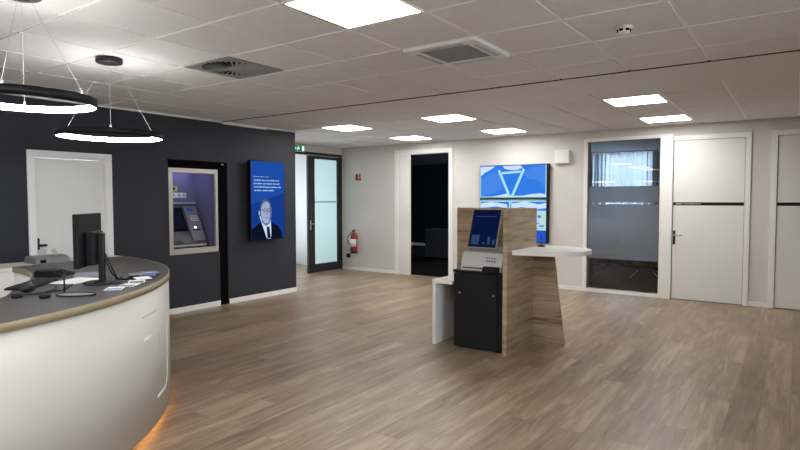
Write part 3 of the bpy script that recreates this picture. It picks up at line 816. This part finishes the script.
# slope frame
def slope(u): # u 0 bottom..1 top
    return (-7.12-.265*u, .95+.53*u)
def onslope(mb, ya_, yb_, u0, u1, d0, d1, mi=0):
    (xa, za_), (xb, zb_) = slope(u0), slope(u1); nx, nz = .894, .447
    mb.prism([(xa+nx*d0, za_+nz*d0), (xa+nx*d1, za_+nz*d1), (xb+nx*d1, zb_+nz*d1), (xb+nx*d0, zb_+nz*d0)], ya_, yb_, 'y', mi)
b = MB('void'); onslope(b, 4.62, 4.95, .30, .92, .0, .004); so = b.build('screen_bezel', t)
b = MB('atmscr'); onslope(b, 4.645, 4.925, .36, .88, .004, .007); b.build('screen', so)
b = MB('midgrey'); onslope(b, 4.985, 5.19, .04, .96, .0, .010); pn = b.build('side_console', t)
b = MB('sticker'); onslope(b, 5.02, 5.13, .82, .92, .010, .012); b.build('card_sticker', pn)
b = MB('labelw', 'midgrey'); onslope(b, 5.05, 5.16, .56, .70, .010, .018); 
for i in range(3):
    for j in range(3): onslope(b, 5.058+i*.034, 5.084+i*.034, .575+j*.04, .603+j*.04, .018, .022, 1)
b.build('keypad', pn)
b = MB('atml'); onslope(b, 5.06, 5.09, .36, .40, .010, .016); b.build('card_slot_lamp', pn)
b = MB('void'); onslope(b, 5.03, 5.15, .30, .33, .010, .014); b.build('card_slot', pn)
MB('grey').box(-7.30, -7.095, 4.60, 5.19, .895, .925, bev=.006).build('shelf', t)
MB('atmb').sph((-7.17, 4.76, .955), .06, (1.0, 1.7, .6), 20).build('pin_shield', t)
MB('gmetal').box(bx, -7.39, 4.56, 5.215, 1.50, 1.525, bev=.004).build('top_ledge', t)
MB('void').box(-7.1005, -7.098, 5.02, 5.12, .865, .885).build('receipt_slot', t)
t = thing('niche_sign', 'small yellow and green square sticker on the niche back wall', 'sign', (ax0, 4.9, 1.69))
MB('signg').box(ax0, ax0+.004, 4.84, 4.955, 1.685, 1.755).build('plate', t)
MB('frameg').prism([(4.90, 1.695), (4.93, 1.73), (4.90, 1.745), (4.87, 1.73)], ax0+.004, ax0+.005, 'x').build('symbol', t)
t = thing('niche_sign', 'white strip with three symbols on the niche back wall', 'sign', (ax0, 5.0, 1.6))
p = MB('labelw').box(ax0, ax0+.004, 4.76, 5.10, 1.590, 1.665).build('plate', t)
mb = MB('midgrey')
for yy in (4.81, 4.90, 4.98, 5.06): mb = MB('midgrey'); mb.prism([(yy-.014, 1.612), (yy+.014, 1.612), (yy+.014, 1.632), (yy+.005, 1.65), (yy-.005, 1.65), (yy-.014, 1.632)], ax0+.004, ax0+.006, 'x'); mb.build('symbol', p)
tag(MB('labelw').box(LX+.006, LX+.008, 5.34, 5.385, 2.073, 2.083).build('wall_label'), 'tiny white label on the black surround above the niche', 'label')

# ------------------------------------------------------------------ reception counter
CX, CY, CR = -5.376, .424, 2.555
HT = 1.01
A0, A1 = -38, 94
t = thing('reception_counter', 'curved cream reception counter with dark top and beige edge', 'reception counter', (CX, CY, 0))
# plan outline of the top: outer arc, straight far end, inner curve
def arcpts(r, a0, a1, n): return [(CX+r*math.cos(math.radians(a0+(a1-a0)*k/n)), CY+r*math.sin(math.radians(a0+(a1-a0)*k/n))) for k in range(n+1)]
inner = [(-5.287, 1.978), (-5.10, 1.975), (-4.87, 1.930), (-4.607, 1.844), (-4.283, 1.695), (-3.969, 1.491), (-3.669, 1.307), (-3.55, 1.05), (-3.50, .70), (-3.50, .30), (-3.60, -.15), (-3.80, -.55), (-4.0, -.85)]
# smooth inner by catmull-rom
def cat(P, n=6):
    out = []
    for i in range(len(P)-1):
        p0, p1, p2, p3 = P[max(i-1, 0)], P[i], P[i+1], P[min(i+2, len(P)-1)]
        for k in range(n):
            u = k/n
            out.append(tuple(.5*((2*p1[d])+(-p0[d]+p2[d])*u+(2*p0[d]-5*p1[d]+4*p2[d]-p3[d])*u*u+(-p0[d]+3*p1[d]-3*p2[d]+p3[d])*u**3) for d in (0, 1)))
    out.append(P[-1]); return out
inn = cat(inner)
outer = arcpts(CR, A0, 90.6, 96)
XE = -5.46
endc = [(-5.410, 2.90), (-5.385, 2.60), (-5.33, 2.25), (-5.295, 2.02)]
def offs(P, d):
    out = []
    for i, p in enumerate(P):
        a = Vector(P[max(i-1, 0)]); b = Vector(P[min(i+1, len(P)-1)]); tt = (b-a).normalized(); out.append((p[0]-tt.y*d, p[1]+tt.x*d))
    return out
poly = outer + endc + inn
def ringstrip(mb, P, d, z0, z1, mi=0, closed=True):
    """band of thickness d along a closed outline (extends inwards)"""
    n = len(P); Q = []
    for i in range(n):
        a = Vector(P[i-1]); b = Vector(P[(i+1) % n]); tt = (b-a).normalized(); Q.append((P[i][0]-tt.y*d, P[i][1]+tt.x*d))
    V = [[mb.bm.verts.new((*P[i], z0)), mb.bm.verts.new((*P[i], z1)), mb.bm.verts.new((*Q[i], z1)), mb.bm.verts.new((*Q[i], z0))] for i in range(n)]
    for i in range(n):
        j = (i+1) % n
        for k in range(4):
            f = mb.bm.faces.new((V[i][k], V[j][k], V[j][(k+1) % 4], V[i][(k+1) % 4])); f.material_index = mi; f.smooth = k in (0, 2)
    return Q
mb = MB('edge'); inset = ringstrip(mb, poly, .007, HT-.042, HT); mb.build('edge_band', t)
mb = MB('ctop'); mb.prism(inset, HT-.040, HT-.0006, 'z'); mb.build('countertop', t)
# outer curved panel
mb = MB('cpanel'); mb.arc((CX, CY), CR-.03, CR-.006, A0, 90.3, .065, HT-.0425, 110); op = mb.build('front_panel', t)
mb = MB('white'); ip = offs(inn, -.0)
n = len(inn); V = []
io = offs(inn, .03); io2 = offs(inn, .012)
for i in range(n): V.append([mb.bm.verts.new((*io2[i], .0)), mb.bm.verts.new((*io2[i], HT-.043)), mb.bm.verts.new((*io[i], HT-.043)), mb.bm.verts.new((*io[i], .0))])
for i in range(n-1):
    for k in range(4):
        f = mb.bm.faces.new((V[i][k], V[i+1][k], V[i+1][(k+1) % 4], V[i][(k+1) % 4])); f.smooth = k in (0, 2)
mb.build('inner_panel', t)
mb = MB('white'); mb.prism([(-5.372, 2.94), (-5.395, 2.94), (-5.372, 2.60), (-5.318, 2.25), (-5.285, 2.06), (-5.262, 2.06), (-5.295, 2.25), (-5.348, 2.60)], .0, HT-.043, 'z'); mb.build('end_panel', t)
MB('black').arc((CX, CY), CR-.16, CR-.12, A0, 89, .0, .10, 90).build('plinth', t)
MB('black').arc((CX, CY), CR-.14, CR-.03, A0, 90, .065, .075, 90).build('underside_board', t)
MB('ledw').arc((CX, CY), CR-.085, CR-.070, A0, 89, .052, .0645, 90).build('light_strip', t)
# emblem inlaid in the panel
def cyl(a, z, r): a = math.radians(a); return (CX+r*math.cos(a), CY+r*math.sin(a), z)
def stroke(mb, a0, z0, a1, z1, w, mi=0, n=10):
    k0, k1 = Vector((math.radians(a0)*CR, z0)), Vector((math.radians(a1)*CR, z1)); d = (k1-k0).normalized(); nn = Vector((-d.y, d.x))*w/2
    V = []
    for i in range(n+1):
        c = k0.lerp(k1, i/n); row = []
        for sgn, rr in ((-1, CR-.0062), (1, CR-.0062), (1, CR-.0040), (-1, CR-.0040)):
            p = c+nn*sgn; row.append(mb.bm.verts.new(cyl(math.degrees(p.x/CR), p.y, rr)))
        V.append(row)
    for i in range(n):
        for k in range(4):
            f = mb.bm.faces.new((V[i][k], V[i+1][k], V[i+1][(k+1) % 4], V[i][(k+1) % 4])); f.material_index = mi
    for q in (V[0], V[-1]): mb.bm.faces.new(q).material_index = mi
for q in ((37.1, .822, 42.6, .825, .010, 1), (37.4, .679, 40.1, .682, .020, 0), (43.6, .66, 45.6, .43, .012, 1), (50.2, .69, 49.9, .30, .012, 0), (49.9, .30, 47.9, .232, .016, 0), (47.9, .232, 42.6, .238, .018, 0)):
    mb = MB('inlay', 'inlayg'); stroke(mb, *q); mb.build('emblem_bar', op)

# white low cabinet behind the counter
t = thing('low_cabinet', 'low white cabinet standing behind the counter before the white door', 'cabinet', (-6.25, 2.3, 0))
MB('white').box(-6.48, -6.02, 1.10, 3.42, .06, .90, bev=.003).build('body', t)
MB('whiter').box(-6.50, -6.00, 1.08, 3.44, .90, .925, bev=.003).build('top', t)
MB('black').box(-6.46, -6.06, 1.12, 3.40, 0, .06).build('plinth', t)
mb = MB('midgrey')
for yy in (1.68, 2.26, 2.84): MB('midgrey')
for k, yy in enumerate((1.10, 1.68, 2.26, 2.84)):
    dd = MB('whiter').box(-6.02, -6.004, yy+.004, yy+.576, .07, .89, bev=.002).build('door', t)
    pass

# grey document scanner on the low cabinet
t = thing('document_scanner', 'grey desktop scanner with raised paper supports on the low white cabinet', 'scanner', (-6.25, 2.66, .925))
mb = MB('midgrey'); mb.prism([(-6.40, .926), (-6.12, .926), (-6.14, .975), (-6.22, .995), (-6.37, .995)], 2.50, 2.82, 'y'); mb.build('body', t)
MB('void').box(-6.130, -6.118, 2.54, 2.59, .935, .965).build('slot', t)
MB('grey').box(-6.33, -6.32, 2.60, 2.68, .985, 1.055, T=None).build('paper_support', t)
T = Matrix.Translation((-6.25, 2.76, .99)) @ Matrix.Rotation(.5, 4, 'X')
MB('grey').box(-.01, .0, -.03, .01, 0, .08, T=T).build('paper_support', t)

# monitor
ZT_ = HT
bxm, bym = -3.767, 1.938
t = thing('computer_monitor', 'black computer monitor seen from behind on the counter', 'monitor', (bxm, bym, ZT_), math.radians(136+0))
# local: x along the panel (away from viewer), y = staff side normal is +y or -y
# local x axis -> world angle 136 deg ; viewer/back side = local -y
MB('blackm').lathe([(.001, .0), (.118, .0), (.120, .006), (.110, .012), (.001, .014)], (0, 0, 0), 40).build('base', t, local=True)
MB('blackm').box(-.030, .030, -.012, .018, .012, .335, bev=.004).build('stand_column', t, local=True)
MB('black').box(-.10, .10, .018, .075, .125, .345, bev=.012, seg=3).build('rear_housing', t, local=True)
MB('black').box(-.205, .245, .075, .108, .118, .462, bev=.005).build('panel', t, local=True)
MB('kscr').box(-.195, .235, .108, .1095, .130, .452).build('screen', t, local=True)
mb = MB('rubber'); mb.tube([(.0, -.014, .20), (.02, -.05, .10), (.04, -.08, .02), (.10, -.12, .008), (.22, -.10, .008), (.32, -.16, .008)], .006)
mb.tube([(.01, -.014, .16), (.05, -.04, .06), (.10, -.06, .01), (.25, -.05, .008)], .005)
mb.build('cable', t, local=True)

K = .9486
def kp(x, y, z=HT): return (x*K, y*K, z)
# keyboard
t = thing('keyboard', 'black keyboard lying on the dark counter behind the mouse', 'keyboard', kp(-4.25, 1.71), math.radians(135))
MB('black').box(-.215, .215, -.07, .07, .002, .016, bev=.004).build('body', t, local=True)
mb = MB('rubber')
for r_ in range(5):
    for c_ in range(15): mb.box(-.205+c_*.0275, -.205+c_*.0275+.022, -.058+r_*.024, -.058+r_*.024+.019, .016, .021)
mb.build('keys', t, local=True)
# phone
t = thing('desk_phone', 'black desk telephone standing on the counter among the cables', 'telephone', kp(-4.66, 2.03), math.radians(128))
mb = MB('black'); mb.prism([(-.09, 0), (.09, 0), (.09, .040), (.06, .045), (-.09, .015)], -.10, .10, 'x', T=None); mb.build('body', t, local=True)
MB('rubber').box(-.095, -.045, -.09, .09, .034, .058, bev=.012, seg=3).build('handset', t, local=True)
T = Matrix.Rotation(.35, 4, 'X')
MB('midgrey').box(-.02, .08, .0, .07, .020, .024, T=Matrix.Rotation(.22, 4, 'X')).build('display_panel', t, local=True)
t = thing('computer_mouse', 'glossy black computer mouse in front of the keyboard', 'mouse', kp(-3.95, 1.56, HT+.016), math.radians(40))
MB('blackm').sph((0, 0, .012), .05, (.68, 1.15, .52), 20).build('body', t, local=True)
MB('midgrey').cyl((-.004, .03, .036), (.004, .03, .036), .009, n=12).build('scroll_wheel', t, local=True)
t = thing('headset', 'flat black headset lying near the counter edge at the left', 'headset', kp(-3.72, 1.485), math.radians(30))
mb = MB('rubber'); mb.tube([(.085*math.cos(a*PI/12), .06*math.sin(a*PI/12), .012) for a in range(0, 13)], .006); mb.build('headband', t, local=True)
for sx in (-1, 1):
    MB('black').lathe([(.001, 0), (.026, 0), (.030, .008), (.026, .020), (.001, .020)], (sx*.085, 0, .001), 20).build('earcup', t, local=True)
t = thing('microphone_stand', 'slim black upright rod on a small round foot on the counter', 'stand', kp(-3.70, 1.665))
MB('blackm').lathe([(.001, 0), (.035, 0), (.034, .006), (.001, .009)], (0, 0, .0005), 24).build('foot', t, local=True)
MB('blackm').cyl((0, 0, .008), (0, 0, .125), .0045, n=10).box(-.008, .008, -.006, .006, .12, .145, bev=.002).build('rod', t, local=True)
t = thing('coin_tray', 'oval grey tray beside the black rod on the counter', 'tray', kp(-3.575, 1.675), math.radians(36))
mb = MB('midgrey'); P_ = [(.105*math.cos(2*PI*k/32), .058*math.sin(2*PI*k/32)) for k in range(32)]
mb.prism(P_, .0008, .008, 'z'); mb.build('dish', t, local=True)
mb = MB('black'); mb.tube([(.108*math.cos(2*PI*k/32), .061*math.sin(2*PI*k/32), .008) for k in range(33)], .004, 6); mb.build('rim', t, local=True)
tag(MB('rubber').tube([kp(-3.80, 1.60, HT+.006), kp(-3.83, 1.72, HT+.006), kp(-3.95, 1.80, HT+.006), kp(-4.04, 1.87, HT+.006)], .005, 6).build('cable'), 'black cable looping over the counter to the monitor', 'cable')
tag(MB('rubber').tube([kp(-3.86, 1.46, HT+.004), kp(-3.84, 1.53, HT+.004), kp(-3.86, 1.62, HT+.004), kp(-3.93, 1.72, HT+.004), kp(-4.08, 1.78, HT+.004)], .004, 6).build('mouse_cable'), 'thin black cable curving on the counter beside the mouse', 'cable')

def sheet(name, x, y, w_, h_, rz, mt, z, label, cat, group, stripe=None):
    t = thing(name, label, cat, (x, y, z), math.radians(rz), group)
    MB(mt).box(-w_/2, w_/2, -h_/2, h_/2, 0, .0012).build('sheet', t, local=True)
    if stripe: MB(stripe).box(-w_/2+.008, w_/2-.008, -h_/2+.01, h_*.05, .0012, .0016).build('printed_panel', t, local=True)
    return t
sheet('paper_sheet', -4.24*K, 1.99*K, .21, .297, 25, 'paper', HT+.0002, 'white paper sheet lying flat between telephone and monitor', 'paper', None)
sheet('paper_sheet', -4.50*K, 2.22*K, .21, .297, 62, 'paperg', HT+.0002, 'greyish paper sheet behind the monitor, farthest from the counter edge', 'paper', None)
LF = [(-3.66, 1.96, 20, 'paper', 'papert', 'white leaflet nearest the monitor foot, with a light blue print'),
      (-3.74, 2.07, 35, 'paperb', None, 'dark blue leaflet second from the monitor foot'),
      (-3.66, 2.10, 10, 'paper', 'paperg', 'white leaflet with grey print at the counter edge'),
      (-3.80, 2.20, 50, 'paperg', None, 'grey leaflet in the middle of the spread'),
      (-3.72, 2.24, 28, 'paper', 'paperb', 'white leaflet with dark blue print at the outer edge'),
      (-3.88, 2.32, 15, 'paperb', 'papert', 'dark leaflet with light blue print in the second row'),
      (-3.80, 2.37, 40, 'paper', None, 'plain white leaflet near the outer end of the spread'),
      (-3.98, 2.42, 30, 'papert', 'paperb', 'light blue leaflet in the back row'),
      (-4.08, 2.50, 12, 'paperb', None, 'dark blue leaflet near the end of the counter'),
      (-4.02, 2.56, 44, 'paperg', 'papert', 'grey leaflet last in the spread, nearest the counter end'),
      (-4.06, 2.34, 33, 'paperg', None, 'grey leaflet in the back row beside the monitor cable')]
for k, (x, y, a, m1, m2, lb) in enumerate(LF):
    x, y = x*K, y*K; dd = math.hypot(x-CX, y-CY)
    if dd > 2.43: x, y = CX+(x-CX)*2.43/dd, CY+(y-CY)*2.43/dd
    sheet('leaflet', x, y, .10, .145, a+30, m1, HT+.0002+.0022*k, lb, 'leaflet', 'leaflets spread on the counter', m2)

# ------------------------------------------------------------------ kiosk
KX = -2.335   # face of the upright board
t = thing('kiosk_stand', 'oak kiosk stand of crossed upright boards with a rounded white shelf', 'kiosk', (-2.35, 5.6, 0))
MB('oak').box(KX-.045, KX, 5.178, 5.955, 0, 1.468, bev=.002).build('upright_board', t)
MB('oak').box(-3.280, KX-.045, 5.86, 5.905, 0, 1.468, bev=.002).build('rear_board', t)
MB('oak').prism([(KX, 0), (-1.992, 0), (-2.118, 1.0), (KX, 1.0)], 5.868, 5.913, 'y').build('support_board', t)
mb = MB('whiter'); P_ = [(KX, 5.300)]
n = 40
for k in range(n+1):
    a = -PI/2+PI*k/n; e_ = .92
    c, s_ = math.cos(a), math.sin(a)
    P_.append((KX+.02+.630*(abs(c)**e_), 5.300+.42+.42*(abs(s_)**e_)*(1 if s_ > 0 else -1)))
P_.append((KX, 6.140))
mb.prism(P_, 1.003, 1.048, 'z'); mb.build('round_shelf', t)

t = thing('pen_stand', 'small black pen stand with thin rod on the white shelf', 'pen stand', (-2.27, 5.93, 1.048))
MB('blackm').lathe([(.001, 0), (.045, 0), (.042, .010), (.012, .018), (.001, .018)], (0, 0, .0005), 24).build('foot', t, local=True)
MB('blackm').cyl((0, 0, .016), (0, 0, .13), .004, n=8).build('rod', t, local=True)

t = thing('side_shelf', 'low white angled shelf standing left of the graphite cabinet', 'shelf', (-3.18, 5.5, 0))
MB('whiter').box(-3.205, -2.965, 5.190, 5.845, .662, .702, bev=.002).build('top', t)
MB('whiter').box(-3.205, -3.165, 5.190, 5.845, 0, .662, bev=.002).build('leg', t)

t = thing('terminal_cabinet', 'tall graphite cabinet under the terminal', 'cabinet', (-2.7, 5.45, 0))
MB('cab').box(-2.955, -2.415, 5.235, 5.80, .02, .80, bev=.003).build('body', t)
MB('void').box(-2.93, -2.43, 5.25, 5.78, 0, .02).build('plinth', t)
MB('cab').box(-2.962, -2.405, 5.205, 5.82, .80, .826, bev=.003).build('top', t)
dr = MB('cab').box(-2.955, -2.460, 5.214, 5.2345, .012, .792, bev=.003).build('door', t)
for x in (-2.885, -2.495): MB('gmetal').cyl((x, 5.214, .585), (x, 5.209, .585), .010, n=14).build('lock', dr)

# statement printer / base unit + tablet
t = thing('statement_terminal', 'light grey statement terminal with a tilted dark touchscreen', 'terminal', (-2.65, 5.4, .826))
zb_ = .827
mb = MB('gmetal'); mb.prism([(5.215, zb_), (5.60, zb_), (5.60, 1.02), (5.285, 1.02), (5.272, 1.01), (5.217, .845)], -2.875, -2.415, 'x'); bd = mb.build('base_unit', t)
MB('midgrey').box(-2.83, -2.43, 5.30, 5.50, 1.02, 1.062, bev=.006).build('neck', t)
def onface(mb, x0_, x1_, u0, u1, d0, d1, mi=0, p0=(5.217, .845), p1=(5.272, 1.01)):
    d = Vector((p1[0]-p0[0], p1[1]-p0[1])); l = d.length; nn = Vector((-d.y, d.x))/l
    A = [Vector(p0)+d*u0-Vector((nn.x, nn.y))*(-d0), Vector(p0)+d*u0+nn*d1, Vector(p0)+d*u1+nn*d1, Vector(p0)+d*u1+nn*d0]
    mb.prism([(v.x, v.y) for v in A], x0_, x1_, 'x', mi)
b = MB('midgrey')
for k in range(4): onface(b, -2.60+k*.030, -2.578+k*.030, .45, .58, 0, .002); onface(b, -2.60+k*.030, -2.578+k*.030, .64, .74, 0, .002)
b.build('markings', bd)
MB('void').box(-2.85, -2.62, 5.213, 5.219, .850, .860).build('slot', bd)
# tablet: tilted screen
Tt = Matrix.Translation((-2.655, 5.255, 1.064)) @ Matrix.Rotation(math.radians(-20), 4, 'X')
tb = MB('gmetal').box(-.163, .163, .0, .028, 0, .420, bev=.006, T=Tt).build('screen_housing', t)
sb = MB('black').box(-.158, .158, -.0015, .001, .005, .415, T=Tt).build('screen_bezel', tb)
mb = MB('kscr', 'kscr2'); mb.box(-.146, .146, -.003, -.0014, .020, .400, 0, T=Tt)
mb.box(-.125, .115, -.0036, -.0029, .335, .343, 1, T=Tt)
mb.box(-.130, -.040, -.0036, -.0029, .035, .135, 1, T=Tt)
for k in range(3): mb.box(.0+k*.055, .03+k*.055, -.0036, -.0029, .04, .06+.03*((k*2) % 3), 1, T=Tt)
mb.build('screen', tb)
t = thing('card_reader', 'small black card reader in front of the grey terminal base', 'card reader', (-2.51, 5.25, .826))
mb = MB('black'); mb.prism([(5.150, .8265), (5.213, .8265), (5.213, .880), (5.185, .882), (5.150, .860)], -2.595, -2.43, 'x'); mb.build('body', t)
mb = MB('rubber')
for i in range(4):
    mb.box(-2.58+i*.032, -2.56+i*.032, 5.145, 5.1505, .835, .848)
mb.build('keys', t)

# ------------------------------------------------------------------ world, camera
W = bpy.data.worlds.new('sky'); SC.world = W; W.use_nodes = True
bg = W.node_tree.nodes['Background']; bg.inputs['Color'].default_value = (*lin((222, 235, 250)), 1); bg.inputs['Strength'].default_value = 9.0

cam_d = bpy.data.cameras.new('camera'); cam_d.sensor_width = 36; cam_d.lens = 566.94/800*36; cam_d.clip_start = .05
cam = bpy.data.objects.new('camera', cam_d); COL.objects.link(cam)
yaw, pit, rol = .6107, .0451, -.0011
F = Vector((-math.sin(yaw)*math.cos(pit), math.cos(yaw)*math.cos(pit), -math.sin(pit)))
R = Vector((math.cos(yaw), math.sin(yaw), 0)); U = R.cross(F)
R2 = R*math.cos(rol)+U*math.sin(rol); U2 = U*math.cos(rol)-R*math.sin(rol)
mt = Matrix((R2, U2, -F)).transposed().to_4x4(); mt.translation = (0, 0, EYE)
cam.matrix_world = mt
SC.camera = cam
vs = SC.view_settings
vs.view_transform = 'Standard'; vs.look = 'None'; vs.gamma = 1; vs.use_curve_mapping = False; vs.exposure = 0.85
cy_ = SC.cycles
cy_.max_bounces = 10; cy_.diffuse_bounces = 5; cy_.glossy_bounces = 4; cy_.transparent_max_bounces = 12; cy_.transmission_bounces = 6
cy_.sample_clamp_indirect = 6; cy_.use_denoising = True; cy_.caustics_reflective = False; cy_.caustics_refractive = False
